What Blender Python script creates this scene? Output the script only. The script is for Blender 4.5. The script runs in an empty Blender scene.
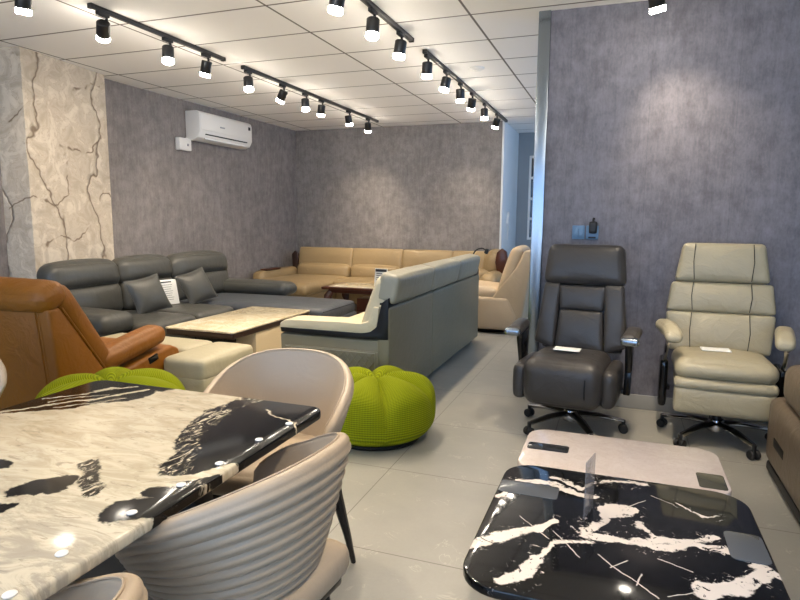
import bpy, bmesh, math, random
from mathutils import Vector, Matrix, Euler
random.seed(4)
PI = math.pi
sin, cos = math.sin, math.cos
SC = bpy.context.scene
COL = SC.collection

# ------------------------------------------------------------------ mesh helpers
def TR(loc=(0, 0, 0), rot=(0, 0, 0)):
    return Matrix.Translation(Vector(loc)) @ Euler(rot, 'XYZ').to_matrix().to_4x4()

class B:
    """collects geometry and links it as ONE mesh object"""
    def __init__(self):
        self.v = []; self.f = []
    def add(self, verts, faces, M=None):
        o = len(self.v)
        if M is None:
            self.v += [Vector(p) for p in verts]
        else:
            self.v += [M @ Vector(p) for p in verts]
        self.f += [tuple(i + o for i in f) for f in faces]
        return self
    def build(self, name, m, parent=None, label=None, sharp=38, smooth=True, kind=None):
        me = bpy.data.meshes.new(name)
        me.from_pydata([tuple(p) for p in self.v], [], self.f)
        bm = bmesh.new(); bm.from_mesh(me)
        bmesh.ops.recalc_face_normals(bm, faces=bm.faces)
        bm.to_mesh(me); bm.free()
        if smooth:
            me.polygons.foreach_set('use_smooth', [True] * len(me.polygons))
            me.set_sharp_from_angle(angle=math.radians(sharp))
        me.materials.append(m)
        o = bpy.data.objects.new(name, me); COL.objects.link(o)
        if parent: o.parent = parent
        if label: o['label'] = label
        if kind: o['kind'] = kind
        return o
    # --- shapes
    def pad(self, size, loc=(0, 0, 0), rot=(0, 0, 0), r=.04, puff=(0, 0, 0), n=8, fn=None):
        """rounded box / cushion with bulging faces"""
        hx, hy, hz = (s / 2 for s in size)
        r = min(r, hx * .98, hy * .98, hz * .98)
        idx = {}; vs = []; fs = []
        def P(i, j, k):
            key = (i, j, k)
            if key in idx: return idx[key]
            q = []
            for t, h in ((i, hx), (j, hy), (k, hz)):
                u = t / n * 2 - 1
                u = sin(u * PI / 2) if n > 2 else u
                q.append(u)
            v = Vector((q[0] * hx, q[1] * hy, q[2] * hz))
            inn = Vector((max(-hx + r, min(hx - r, v.x)), max(-hy + r, min(hy - r, v.y)), max(-hz + r, min(hz - r, v.z))))
            d = v - inn
            if d.length > 1e-9: v = inn + d.normalized() * r
            a, b, c = q
            e = Vector((puff[0] * a * (1 - b * b) * (1 - c * c), puff[1] * b * (1 - a * a) * (1 - c * c), puff[2] * c * (1 - a * a) * (1 - b * b)))
            v = v + e
            if fn: v = Vector(fn(v))
            idx[key] = len(vs); vs.append(v); return idx[key]
        for i in range(n):
            for j in range(n):
                for k in (0, n):
                    fs.append((P(i, j, k), P(i + 1, j, k), P(i + 1, j + 1, k), P(i, j + 1, k)))
                    fs.append((P(i, k, j), P(i + 1, k, j), P(i + 1, k, j + 1), P(i, k, j + 1)))
                    fs.append((P(k, i, j), P(k, i + 1, j), P(k, i + 1, j + 1), P(k, i, j + 1)))
        return self.add(vs, fs, TR(loc, rot))
    def box(self, size, loc=(0, 0, 0), rot=(0, 0, 0), bev=.004):
        bm = bmesh.new(); bmesh.ops.create_cube(bm, size=1)
        for v in bm.verts: v.co = Vector((v.co.x * size[0], v.co.y * size[1], v.co.z * size[2]))
        if bev > 0: bmesh.ops.bevel(bm, geom=bm.edges[:], offset=min(bev, min(size) * .45), segments=2, affect='EDGES', profile=.5)
        return self._bm(bm, TR(loc, rot))
    def _bm(self, bm, M):
        bm.verts.index_update()
        vs = [v.co.copy() for v in bm.verts]; fs = [tuple(v.index for v in f.verts) for f in bm.faces]
        bm.free(); return self.add(vs, fs, M)
    def prism(self, pts, a, b, plane='xz', bev=.006, M=None, seg=2):
        """polygon extruded between a and b along the missing axis"""
        def m(p, d):
            if plane == 'xz': return (p[0], d, p[1])
            if plane == 'yz': return (d, p[0], p[1])
            return (p[0], p[1], d)
        bm = bmesh.new()
        A = [bm.verts.new(m(p, a)) for p in pts]; C = [bm.verts.new(m(p, b)) for p in pts]
        n = len(pts)
        bm.faces.new(A); bm.faces.new(C[::-1])
        for i in range(n): bm.faces.new((A[i], C[i], C[(i + 1) % n], A[(i + 1) % n]))
        bmesh.ops.recalc_face_normals(bm, faces=bm.faces)
        if bev > 0:
            ed = [e for e in bm.edges if len(e.link_faces) == 2 and e.calc_face_angle(0) > .6]
            bmesh.ops.bevel(bm, geom=ed, offset=bev, segments=seg, affect='EDGES', profile=.5, clamp_overlap=True)
        return self._bm(bm, M or Matrix())
    def lathe(self, prof, loc=(0, 0, 0), rot=(0, 0, 0), seg=20):
        vs = []; fs = []; n = len(prof)
        for i in range(seg):
            a = 2 * PI * i / seg
            for (r, z) in prof: vs.append((r * cos(a), r * sin(a), z))
        for i in range(seg):
            for j in range(n - 1):
                p, q = i * n + j, ((i + 1) % seg) * n + j
                fs.append((p, q, q + 1, p + 1))
        fs.append(tuple(i * n for i in range(seg))); fs.append(tuple(i * n + n - 1 for i in range(seg)))
        return self.add(vs, fs, TR(loc, rot))
    def tube(self, pts, rad, seg=10, flat=1.0):
        pts = [Vector(p) for p in pts]; n = len(pts)
        rads = rad if isinstance(rad, (list, tuple)) else [rad] * n
        vs = []; fs = []; up = Vector((0, 0, 1))
        for i, p in enumerate(pts):
            t = (pts[min(i + 1, n - 1)] - pts[max(i - 1, 0)]).normalized()
            if abs(t.dot(up)) > .97: up = Vector((1, 0, 0)) if abs(t.x) < .9 else Vector((0, 1, 0))
            s = t.cross(up).normalized(); u = s.cross(t).normalized(); up = u
            for k in range(seg):
                a = 2 * PI * k / seg
                vs.append(p + s * cos(a) * rads[i] + u * sin(a) * rads[i] * flat)
        for i in range(n - 1):
            for k in range(seg):
                fs.append((i * seg + k, i * seg + (k + 1) % seg, (i + 1) * seg + (k + 1) % seg, (i + 1) * seg + k))
        fs.append(tuple(range(seg))[::-1]); fs.append(tuple((n - 1) * seg + k for k in range(seg)))
        return self.add(vs, fs)
    def grid(self, fn, nu, nv, closeu=False, closev=False):
        vs = [fn(i / (nu if closeu else nu - 1), j / (nv if closev else nv - 1)) for i in range(nu) for j in range(nv)]
        fs = []
        for i in range(nu if closeu else nu - 1):
            for j in range(nv if closev else nv - 1):
                a = i * nv + j; b = ((i + 1) % nu) * nv + j
                c = ((i + 1) % nu) * nv + (j + 1) % nv; d = i * nv + (j + 1) % nv
                fs.append((a, b, c, d))
        return self.add(vs, fs)

def curve(pts, n=6):
    """catmull-rom through points"""
    pts = [Vector(p) for p in pts]; out = []
    P = [pts[0] * 2 - pts[1]] + pts + [pts[-1] * 2 - pts[-2]]
    for i in range(1, len(P) - 2):
        for k in range(n):
            t = k / n; a, b, c, d = P[i - 1:i + 3]
            out.append(.5 * ((2 * b) + (c - a) * t + (2 * a - 5 * b + 4 * c - d) * t * t + (3 * b - a - 3 * c + d) * t ** 3))
    out.append(pts[-1]); return out

def rrect(x0, x1, y0, y1, r, n=6):
    out = []
    for cx, cy, a0 in ((x1 - r, y1 - r, 0), (x0 + r, y1 - r, 90), (x0 + r, y0 + r, 180), (x1 - r, y0 + r, 270)):
        for k in range(n + 1):
            a = math.radians(a0 + 90 * k / n); out.append((cx + r * cos(a), cy + r * sin(a)))
    return out

def tag(o, label, cat, group=None):
    o['label'] = label; o['category'] = cat
    if group: o['group'] = group
    return o
def thing(name, label, cat, loc=(0, 0, 0), rz=0, group=None):
    o = bpy.data.objects.new(name, None); COL.objects.link(o)
    o.empty_display_size = .1
    o.location = loc; o.rotation_euler = (0, 0, rz)
    return tag(o, label, cat, group)
def dup(root, label, loc, rz=None):
    def cp(o, par):
        c = o.copy(); COL.objects.link(c)
        if par: c.parent = par
        for ch in [x for x in bpy.data.objects if x.parent == o]: cp(ch, c)
        return c
    r = cp(root, None); r.location = loc
    if rz is not None: r.rotation_euler = (0, 0, rz)
    r['label'] = label
    return r
def struct(o):
    o['kind'] = 'structure'; return o

# ------------------------------------------------------------------ material helpers
def lin(c):
    return tuple((x / 255 / 12.92 if x / 255 <= .04045 else ((x / 255 + .055) / 1.055) ** 2.4) for x in c) + (1,)

class G:
    def __init__(self, name):
        self.m = bpy.data.materials.new(name); self.m.use_nodes = True
        self.t = self.m.node_tree; self.n = self.t.nodes; self.l = self.t.links
        self.bsdf = self.n['Principled BSDF']
        self.tc = self.n.new('ShaderNodeTexCoord'); self.P = self.tc.outputs['Object']
    def put(self, sock, v):
        if isinstance(v, bpy.types.NodeSocket): self.l.new(v, sock)
        else: sock.default_value = v
    def math(self, op, a, b=0, c=0, clamp=False):
        x = self.n.new('ShaderNodeMath'); x.operation = op; x.use_clamp = clamp
        self.put(x.inputs[0], a); self.put(x.inputs[1], b); self.put(x.inputs[2], c); return x.outputs[0]
    def vm(self, op, a, b=(0, 0, 0), s=None):
        x = self.n.new('ShaderNodeVectorMath'); x.operation = op
        self.put(x.inputs[0], a); self.put(x.inputs[1], b)
        if s is not None: self.put(x.inputs['Scale'], s)
        return x.outputs['Value'] if op in ('DOT_PRODUCT', 'LENGTH', 'DISTANCE') else x.outputs[0]
    def map(self, sc=(1, 1, 1), rot=(0, 0, 0), loc=(0, 0, 0), v=None):
        x = self.n.new('ShaderNodeMapping'); self.put(x.inputs['Vector'], v or self.P)
        x.inputs['Scale'].default_value = sc; x.inputs['Rotation'].default_value = rot; x.inputs['Location'].default_value = loc
        return x.outputs[0]
    def noise(self, scale=5, detail=4, rough=.5, v=None, dist=0, col=False):
        x = self.n.new('ShaderNodeTexNoise'); self.put(x.inputs['Vector'], v or self.P)
        x.inputs['Scale'].default_value = scale; x.inputs['Detail'].default_value = detail
        x.inputs['Roughness'].default_value = rough; x.inputs['Distortion'].default_value = dist
        return x.outputs['Color' if col else 'Fac']
    def voro(self, scale, feature='F1', v=None, rnd=1):
        x = self.n.new('ShaderNodeTexVoronoi'); x.feature = feature; self.put(x.inputs['Vector'], v or self.P)
        x.inputs['Scale'].default_value = scale; x.inputs['Randomness'].default_value = rnd
        return x.outputs['Distance']
    def ramp(self, v, a, b, lo=0, hi=1):
        x = self.n.new('ShaderNodeMapRange'); x.clamp = True; x.interpolation_type = 'SMOOTHSTEP'
        self.put(x.inputs[0], v); x.inputs[1].default_value = a; x.inputs[2].default_value = b
        x.inputs[3].default_value = lo; x.inputs[4].default_value = hi; return x.outputs[0]
    def mix(self, f, a, b):
        x = self.n.new('ShaderNodeMix'); x.data_type = 'RGBA'
        self.put(x.inputs[0], f); self.put(x.inputs[6], a); self.put(x.inputs[7], b); return x.outputs[2]
    def sep(self, v=None):
        x = self.n.new('ShaderNodeSeparateXYZ'); self.put(x.inputs[0], v or self.P); return x.outputs
    def bump(self, h, strength=.3, dist=.01):
        x = self.n.new('ShaderNodeBump'); self.put(x.inputs['Height'], h)
        x.inputs['Strength'].default_value = strength; x.inputs['Distance'].default_value = dist
        self.l.new(x.outputs[0], self.bsdf.inputs['Normal'])
    def done(self, col, rough=.5, metal=0, spec=None, coat=None):
        self.put(self.bsdf.inputs['Base Color'], col); self.put(self.bsdf.inputs['Roughness'], rough)
        self.bsdf.inputs['Metallic'].default_value = metal
        if spec is not None: self.bsdf.inputs['Specular IOR Level'].default_value = spec
        if coat is not None: self.bsdf.inputs['Coat Weight'].default_value = coat
        return self.m
    def seg(self, p, a, b, r):
        """distance from 2D point p to a capsule"""
        a = Vector((a[0], a[1], 0)); b = Vector((b[0], b[1], 0)); ba = b - a; l2 = max(ba.dot(ba), 1e-6)
        pa = self.vm('SUBTRACT', p, tuple(a))
        h = self.math('MULTIPLY', self.vm('DOT_PRODUCT', pa, tuple(ba)), 1 / l2, clamp=True)
        d = self.vm('SUBTRACT', pa, self.vm('SCALE', tuple(ba), s=h))
        return self.math('SUBTRACT', self.vm('LENGTH', d), r)
    def segs(self, p, L):
        D = None
        for pts, r in L:
            for i in range(len(pts) - 1):
                d = self.seg(p, pts[i], pts[i + 1], r)
                D = d if D is None else self.math('MINIMUM', D, d)
        return D

def plain(name, c, rough=.5, metal=0, spec=None, coat=None):
    return G(name).done(lin(c), rough, metal, spec, coat)
def leather(name, c, rough=.42, var=.12, wr=.25):
    g = G(name); c = lin(c)
    n = g.noise(3.0, 3, .5)
    dk = tuple(x * (1 - var) for x in c[:3]) + (1,); lt = tuple(min(1, x * (1 + var)) for x in c[:3]) + (1,)
    h = g.math('ADD', g.math('MULTIPLY', g.noise(8, 4, .6, dist=1.0), .8), g.math('MULTIPLY', g.noise(260, 2, .5), .05))
    g.bump(h, wr, .03)
    return g.done(g.mix(n, dk, lt), rough, spec=.4)

M = {}
M['dark_leather'] = leather('dark_leather', (76, 76, 72), .38)
M['blue_leather'] = leather('slate_leather', (74, 78, 84), .42)
M['tan_leather'] = leather('tan_leather', (156, 134, 98), .42)
M['cream_leather'] = leather('cream_leather', (198, 186, 156), .42)
M['sage_leather'] = leather('pale_grey_leather', (122, 115, 94), .45)
M['slate_head'] = leather('grey_headrest_leather', (146, 142, 126), .42)
M['brown_leather'] = leather('cognac_leather', (136, 82, 14), .5, .22, .4)
M['ott_leather'] = leather('stone_leather', (176, 168, 142), .45)
M['char_leather'] = leather('charcoal_leather', (60, 57, 55), .38)
M['white_leather'] = leather('ivory_leather', (164, 155, 130), .40, .12, .4)
M['taupe_leather'] = leather('taupe_leather', (104, 90, 74), .42)
M['chair_leather'] = leather('beige_leather', (176, 158, 136), .45, .05, .12)
M['armchair_fabric'] = leather('sand_leather', (188, 168, 140), .5)
M['black'] = plain('black_metal', (17, 17, 19), .38, 0)
M['black_gloss'] = plain('black_gloss', (14, 14, 15), .12)
M['black_leather'] = plain('black_leather', (17, 17, 18), .5, 0, .3)
M['black_matte'] = plain('black_plastic', (20, 20, 21), .55)
M['chrome'] = plain('chrome', (205, 205, 208), .16, 1)
M['steel'] = plain('polished_steel', (150, 160, 170), .25, 1)
M['paper'] = plain('paper', (236, 236, 232), .7)
M['ink'] = plain('ink', (40, 42, 46), .7)
M['white_plastic'] = plain('white_plastic', (226, 224, 220), .35)
M['grey_plastic'] = plain('grey_plastic', (150, 152, 156), .4)
M['white_paint'] = plain('white_paint', (228, 228, 226), .6)
M['dark_glass'] = plain('smoked_glass', (40, 42, 44), .06)
M['grey_inlay'] = plain('grey_glass_inlay', (84, 88, 94), .18)
M['olive_inlay'] = plain('olive_glass_inlay', (72, 70, 58), .14)
M['navy'] = plain('switch_blue', (96, 128, 158), .35)

def wood(name, c):
    g = G(name); c = lin(c)
    n = g.noise(9, 4, .6, v=g.map((1, 9, 9)), dist=1.2)
    return g.done(g.mix(n, tuple(x * .45 for x in c[:3]) + (1,), c), .3)
M['wood'] = wood('rosewood', (92, 48, 28))
M['dark_wood'] = wood('dark_wood', (60, 40, 30))
M['pale_panel'] = plain('pale_panel', (206, 186, 150), .5)

# wallpaper: grey mottled plaster with vertical fibres
def wallpaper(name, c, seam_axis=None):
    g = G(name); c = lin(c)
    big = g.noise(1.6, 5, .62, v=g.map((1, 1, .8)))
    fib = g.noise(30, 4, .65, v=g.map((1, 1, .13)), dist=.4)
    fine = g.noise(80, 3, .6, v=g.map((1, 1, .45)))
    blot = g.noise(9, 5, .7)
    s = g.math('ADD', g.math('ADD', g.math('MULTIPLY', big, .22), g.math('MULTIPLY', fib, .24)), g.math('ADD', g.math('MULTIPLY', fine, .20), g.math('MULTIPLY', blot, .40)))
    f = g.ramp(s, .36, .70)
    col = g.mix(f, tuple(x * .66 for x in c[:3]) + (1,), tuple(x * 1.28 for x in c[:3]) + (1,))
    if seam_axis is not None:
        q = g.math('ABSOLUTE', g.math('SUBTRACT', g.math('FRACT', g.math('DIVIDE', g.math('ADD', g.sep()[seam_axis], 10.2), .53)), .5))
        col = g.mix(g.ramp(q, .0, .004, .35, 0), col, lin((60, 60, 62)))
    g.bump(s, .25, .01)
    return g.done(col, .72, spec=.25)
M['wall'] = wallpaper('grey_wallpaper_right_shaded', (117, 115, 122), 0)  # right wall's weaker light and daylight tint put into the paper colour
M['wall_l'] = wallpaper('grey_wallpaper_side', (130, 124, 122), 1)
M['hall_wall'] = plain('hall_paint', (140, 148, 154), .7)

def stonepaper():
    g = G('stone_pattern_wallpaper')
    x, y, z = g.sep()
    u = g.math('ADD', y, x)
    w1 = g.noise(1.3, 4, .5); w2 = g.noise(1.6, 4, .5, v=g.map(loc=(7, 3, 2)))
    f1 = g.math('ABSOLUTE', g.math('SUBTRACT', g.math('FRACT', g.math('ADD', g.math('MULTIPLY', u, 1.9), g.math('MULTIPLY', w1, 2.0))), .5))
    f2 = g.math('ABSOLUTE', g.math('SUBTRACT', g.math('FRACT', g.math('ADD', g.math('ADD', g.math('MULTIPLY', z, 1.5), g.math('MULTIPLY', u, -1.1)), g.math('MULTIPLY', w2, 2.2))), .5))
    gate = g.ramp(g.noise(3.4, 2, v=g.map(loc=(1, 5, 0))), .50, .56)
    n1 = g.noise(6, 6, .62, dist=.9); n2 = g.noise(40, 3, .6)
    base = g.mix(g.ramp(n1, .3, .7), lin((176, 163, 145)), lin((212, 201, 184)))
    base = g.mix(g.ramp(g.math('ABSOLUTE', g.math('SUBTRACT', n1, .52)), 0, .02, .35, 0), base, lin((150, 130, 104)))
    base = g.mix(g.ramp(n2, .55, .75, 0, .18), base, lin((156, 138, 112)))
    k1 = g.ramp(f1, 0, .035, .8, 0)
    k2 = g.math('MULTIPLY', g.ramp(f2, 0, .045, .85, 0), gate)
    base = g.mix(g.math('MAXIMUM', k1, k2), base, lin((98, 78, 60)))
    g.bump(g.math('ADD', g.ramp(f1, 0, .06), g.math('MULTIPLY', n1, .9)), .5, .03)
    return g.done(base, .6, spec=.3)
M['stone'] = stonepaper()

def floor_mat():
    g = G('grey_floor_tile')
    x, y, z = g.sep()
    S = .785
    gx = g.math('ABSOLUTE', g.math('SUBTRACT', g.math('FRACT', g.math('DIVIDE', g.math('ADD', x, 1.115 + S * 20), S)), .5))
    gy = g.math('ABSOLUTE', g.math('SUBTRACT', g.math('FRACT', g.math('DIVIDE', g.math('ADD', y, -2.13 + S * 20), S)), .5))
    m = g.math('MAXIMUM', gx, gy)
    grout = g.ramp(m, .4958, .4978)
    n = g.noise(1.3, 5, .6); n2 = g.noise(70, 2, .5)
    ds = g.vm('SCALE', g.vm('SUBTRACT', g.noise(3, 3, .6, col=True), (.5, .5, .5)), s=.5)
    v = g.voro(3.4, 'DISTANCE_TO_EDGE', g.vm('ADD', g.P, ds))
    vein = g.math('MULTIPLY', g.ramp(v, 0, .010, .12, 0), g.ramp(g.noise(4, 2), .5, .62))
    c = g.mix(g.ramp(n, .3, .7), lin((150, 148, 140)), lin((164, 161, 152)))
    c = g.mix(g.ramp(n2, .3, .8, 0, .15), c, lin((142, 139, 131)))
    wisp = g.ramp(g.math('ABSOLUTE', g.math('SUBTRACT', g.noise(5, 5, .6, dist=1.2), .5)), 0, .012, .5, 0)
    c = g.mix(g.math('MULTIPLY', wisp, g.ramp(g.noise(6, 2), .52, .62)), c, lin((196, 192, 180)))
    c = g.mix(g.math('MULTIPLY', grout, .75), c, lin((92, 88, 80)))
    return g.done(c, .30, spec=.45)
M['floor'] = floor_mat()

def ceil_mat():
    g = G('ceiling_panels')
    x, y, z = g.sep()
    gx = g.math('ABSOLUTE', g.math('SUBTRACT', g.math('FRACT', g.math('DIVIDE', g.math('ADD', x, 1.10 + 1.29 * 20.5), 1.29)), .5))
    gy = g.math('ABSOLUTE', g.math('SUBTRACT', g.math('FRACT', g.math('DIVIDE', g.math('ADD', y, -4.44 + .638 * 20.5), .638)), .5))
    lx = g.ramp(gx, .0045, .009, 1, 0); ly = g.ramp(gy, .010, .018, 1, 0)
    ln = g.math('MAXIMUM', lx, ly)
    n = g.noise(.9, 2)
    c = g.mix(n, lin((245, 243, 240)), lin((248, 246, 243)))
    c = g.mix(g.math('MULTIPLY', ln, .9), c, lin((74, 66, 58)))
    return g.done(c, .75, spec=.2)
M['ceiling'] = ceil_mat()

def knit():
    g = G('green_knit')
    x, y, z = g.sep()
    a = g.math('ARCTAN2', y, x)
    rr = g.vm('LENGTH', g.vm('MULTIPLY', g.P, (1, 1, 0)))
    w1 = g.math('SINE', g.math('MULTIPLY', g.math('SUBTRACT', z, rr), 520)); w2 = g.math('SINE', g.math('MULTIPLY', a, 150))
    h = g.math('ADD', g.math('MULTIPLY', w1, .75), g.math('MULTIPLY', w2, .25))
    c = g.mix(g.ramp(h, -.8, .8), lin((108, 118, 4)), lin((152, 160, 14)))
    g.bump(h, .5, .006)
    return g.done(c, .85, spec=.15)
M['green'] = knit()

def cream_marble():
    g = G('cream_black_marble')
    ds = g.vm('SCALE', g.vm('SUBTRACT', g.noise(7, 6, .7, col=True), (.5, .5, .5)), s=.11)
    p = g.vm('MULTIPLY', g.vm('ADD', g.P, ds), (1, 1, 0))
    D = g.segs(p, [([(.42, .80), (.36, .60)], .20), ([(.385, .56), (.405, .44)], .215), ([(.42, .40), (.47, .28)], .185), ([(.46, .25), (.51, .18)], .10),
                   ([(.385, -.045), (.49, .02)], .045), ([(.40, .045), (.49, .085)], .03),
                   ([(.118, -.04), (.150, -.008)], .046), ([(.15, -.02), (.18, -.035)], .022), ([(-.07, .03), (-.08, .03)], .03), ([(.145, -.135), (.15, -.13)], .02),
                   ([(-.50, .36), (-.33, .46)], .075), ([(-.42, .52), (-.27, .60)], .115), ([(-.40, .66), (-.22, .75)], .10),
                   ([(.05, -.48), (.12, -.56)], .05), ([(-.3, -.35), (-.22, -.42)], .06)])
    D2 = g.segs(p, [([(.13, .11), (.26, -.01)], .02)])
    strip = g.segs(p, [([(.36, .10), (.42, .15), (.50, .235)], .017)])
    black = g.math('MAXIMUM', g.ramp(D, -.004, .004, 1, 0), 0)
    # swirling grey seam where black meets cream
    sw = g.noise(20, 8, .72, v=g.map((2.6, 1, 1), (0, 0, -.35)), dist=1.6)
    swm = g.ramp(sw, .38, .50, .0, 1)
    side = g.ramp(g.sep()[0], .05, .12)
    seam = g.math('MULTIPLY', g.ramp(g.math('ABSOLUTE', g.math('SUBTRACT', D, -.012)), .030, .04, 1, 0), side)
    seam = g.math('MULTIPLY', seam, g.ramp(g.sep()[1], .08, .14))
    m = g.mix(seam, black, swm)
    m = g.math('MAXIMUM', m, g.math('MULTIPLY', g.ramp(D2, 0, .01, 1, 0), swm))
    m = g.math('MULTIPLY', m, g.ramp(strip, 0, .006))
    # white streaks in the far band
    wst = g.segs(p, [([(-.46, .302), (-.37, .41), (-.28, .53), (-.23, .62)], .006), ([(-.36, .60), (-.26, .70)], .003), ([(-.33, .40), (-.2, .56)], .002), ([(.30, .62), (.47, .53)], .0012), ([(-.44, .45), (-.30, .66)], .0025), ([(-.40, .42), (-.36, .52), (-.28, .58)], .002), ([(-.24, .58), (-.20, .68)], .006)])
    m = g.math('MULTIPLY', m, g.ramp(wst, 0, .005))
    # cream base with grey streaks running along the slab
    q = g.map((1, 3.0, 1), (0, 0, .9))
    s1 = g.noise(6, 7, .68, v=q, dist=1.4); s2 = g.noise(16, 5, .7, v=q, dist=1.0)
    base = g.mix(g.ramp(s1, .34, .62), lin((182, 171, 148)), lin((206, 197, 176)))
    base = g.mix(g.ramp(s2, .54, .70, 0, .55), base, lin((118, 106, 92)))
    near = g.ramp(g.sep()[1], .1, -.4)
    base = g.mix(g.math('MULTIPLY', near, g.ramp(s1, .55, .42, 0, .6)), base, lin((152, 146, 140)))
    blk = g.mix(g.ramp(g.noise(12, 6, .8, dist=2), .66, .70, 0, .35), lin((13, 13, 14)), lin((150, 145, 138)))
    return g.done(g.mix(m, base, blk), .10, spec=.3)
M['cream_marble'] = cream_marble()

def black_marble():
    g = G('black_white_marble')
    ds = g.vm('SCALE', g.vm('SUBTRACT', g.noise(10, 5, .62, col=True), (.5, .5, .5)), s=.10)
    d2 = g.vm('SCALE', g.vm('SUBTRACT', g.noise(4, 2, .5, col=True), (.5, .5, .5)), s=.10)
    p = g.vm('MULTIPLY', g.vm('ADD', g.vm('ADD', g.P, ds), d2), (1, 1, 0))
    D = g.segs(p, [([(-.39, .05), (-.36, .20)], .010), ([(-.36, .20), (-.24, .225), (-.145, .18), (-.07, .164)], .017), ([(-.238, .286), (-.134, .229)], .014),
                   ([(-.134, .229), (-.064, .313), (.097, .337)], .008), ([(-.42, -.25), (-.297, -.178), (-.184, -.037)], .019),
                   ([(-.266, -.42), (-.218, -.295)], .026), ([(-.218, -.295), (-.182, -.186), (-.1, -.129)], .009), ([(-.096, -.101), (-.05, .08)], .012), ([(-.04, .07), (.016, .116)], .026),
                   ([(-.07, -.10), (.032, -.079), (.125, -.094), (.197, -.054), (.288, -.044)], .017), ([(.034, .032), (.08, -.06)], .010), ([(.08, -.06), (.163, -.055), (.251, .018)], .014),
                   ([(.19, -.30), (.283, -.212), (.356, -.143)], .024), ([(.324, -.089), (.42, -.16)], .012), ([(.356, -.143), (.334, -.097)], .010), ([(.187, .23), (.244, .156), (.284, .181)], .004),
                   ([(.0, -.44), (.05, -.42)], .01)])
    holes = g.noise(20, 5, .7, dist=1.5)
    w = g.math('MULTIPLY', g.ramp(D, -.003, .004, 1, 0), g.ramp(holes, .39, .43))
    w = g.math('MAXIMUM', w, g.math('MULTIPLY', g.ramp(D, .005, .05, 1, 0), g.ramp(g.noise(26, 6, .75, dist=2), .60, .64)))
    q = g.vm('MULTIPLY', g.vm('ADD', g.P, g.vm('SCALE', ds, s=.25)), (1, 1, 0))
    T = g.segs(q, [([(-.056, -.199), (.029, -.288), (.088, -.353)], .0008), ([(.039, -.314), (.056, -.256)], .0008), ([(.098, -.163), (.182, -.198)], .001),
                   ([(.022, .134), (.078, .205)], .0008), ([(-.19, -.11), (-.107, -.23)], .0006), ([(.109, -.336), (.183, -.289)], .0008), ([(.10, .25), (.16, .21)], .0006), ([(-.3, -.05), (-.2, -.16)], .0006), ([(-.02, -.25), (.02, -.2)], .0008)])
    w = g.math('MAXIMUM', w, g.ramp(T, 0, .002, .75, 0))
    return g.done(g.mix(w, lin((11, 11, 13)), lin((226, 216, 208))), .07, spec=.5)
M['black_marble'] = black_marble()

def soft_marble(name, a, b, vein):
    g = G(name)
    n = g.noise(5, 6, .65, dist=1.6); n2 = g.noise(11, 5, .7, dist=2)
    c = g.mix(g.ramp(n, .35, .65), lin(a), lin(b))
    c = g.mix(g.ramp(g.math('ABSOLUTE', g.math('SUBTRACT', n2, .5)), 0, .03, .6, 0), c, lin(vein))
    return g.done(c, .12, spec=.5)
M['pink_marble'] = soft_marble('pale_pink_marble', (206, 192, 184), (214, 202, 195), (198, 182, 172))
M['beige_marble'] = soft_marble('beige_marble', (214, 200, 166), (236, 226, 200), (176, 150, 110))

def emis(name, c, s):
    m = bpy.data.materials.new(name); m.use_nodes = True
    b = m.node_tree.nodes['Principled BSDF']
    b.inputs['Base Color'].default_value = (.8, .8, .8, 1)
    b.inputs['Emission Color'].default_value = c; b.inputs['Emission Strength'].default_value = s
    return m
M['lens'] = emis('lamp_lens', (1, .90, .76, 1), 85)
def glassy(name, c, alpha, rough=.03):
    m = bpy.data.materials.new(name); m.use_nodes = True; t = m.node_tree; n = t.nodes
    b = n['Principled BSDF']; b.inputs['Base Color'].default_value = lin(c); b.inputs['Roughness'].default_value = rough
    b.inputs['Alpha'].default_value = alpha
    return m
M['acrylic'] = glassy('smoky_acrylic', (150, 146, 146), .50, .12)

# ------------------------------------------------------------------ camera
R = ((.939, -.0533, .3398), (.3438, .1240, -.9308), (.0075, .9908, .1348))
import numpy as _np
def cam_setup():
    f = 601.5
    y = Vector((622 - 400, -(220 - 300), -f)).normalized()
    x = -Vector((-1264 - 400, -(206 - 300), -f)); x = (x - y * x.dot(y)).normalized()
    z = x.cross(y)
    rot = Matrix((x, y, z))
    cd = bpy.data.cameras.new('camera'); co = bpy.data.objects.new('camera', cd); COL.objects.link(co)
    co.matrix_world = Matrix.Translation((0, 0, 1.35)) @ rot.to_4x4()
    cd.sensor_width = 36; cd.sensor_fit = 'HORIZONTAL'; cd.lens = f / 800 * 36
    cd.clip_start = .02; cd.clip_end = 200
    SC.camera = co
cam_setup()

# ------------------------------------------------------------------ room shell
ZC = 2.80; XL = -5.25; YF = 9.2; YR = 4.54; Y0 = -2.6; XR = 3.4
def slab(name, size, loc, m, bev=0):
    return struct(B().box(size, loc, bev=bev).build(name, m, smooth=False))
def slab2(name, x0, x1, y0, y1, z0, z1, m):
    return slab(name, (x1 - x0, y1 - y0, z1 - z0), ((x0 + x1) / 2, (y0 + y1) / 2, (z0 + z1) / 2), m)
slab2('floor', XL - .2, XR + .2, Y0, 11.0, -.1, 0, M['floor'])
slab2('ceiling', XL - .2, XR + .2, Y0, 11.0, ZC, ZC + .1, M['ceiling'])
slab2('wall_left', XL - .2, XL, Y0, 11.0, 0, ZC, M['wall_l'])
slab2('wall_far', XL, -1.75, YF, 10.55, 0, ZC, wallpaper('grey_wallpaper_far_lit', (134, 129, 127), 0))  # same paper as on the right wall, lightened to carry stronger light
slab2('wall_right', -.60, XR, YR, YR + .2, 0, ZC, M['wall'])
slab2('wall_side', XR, XR + .2, Y0, YR + .2, 0, ZC, M['hall_wall'])
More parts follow.
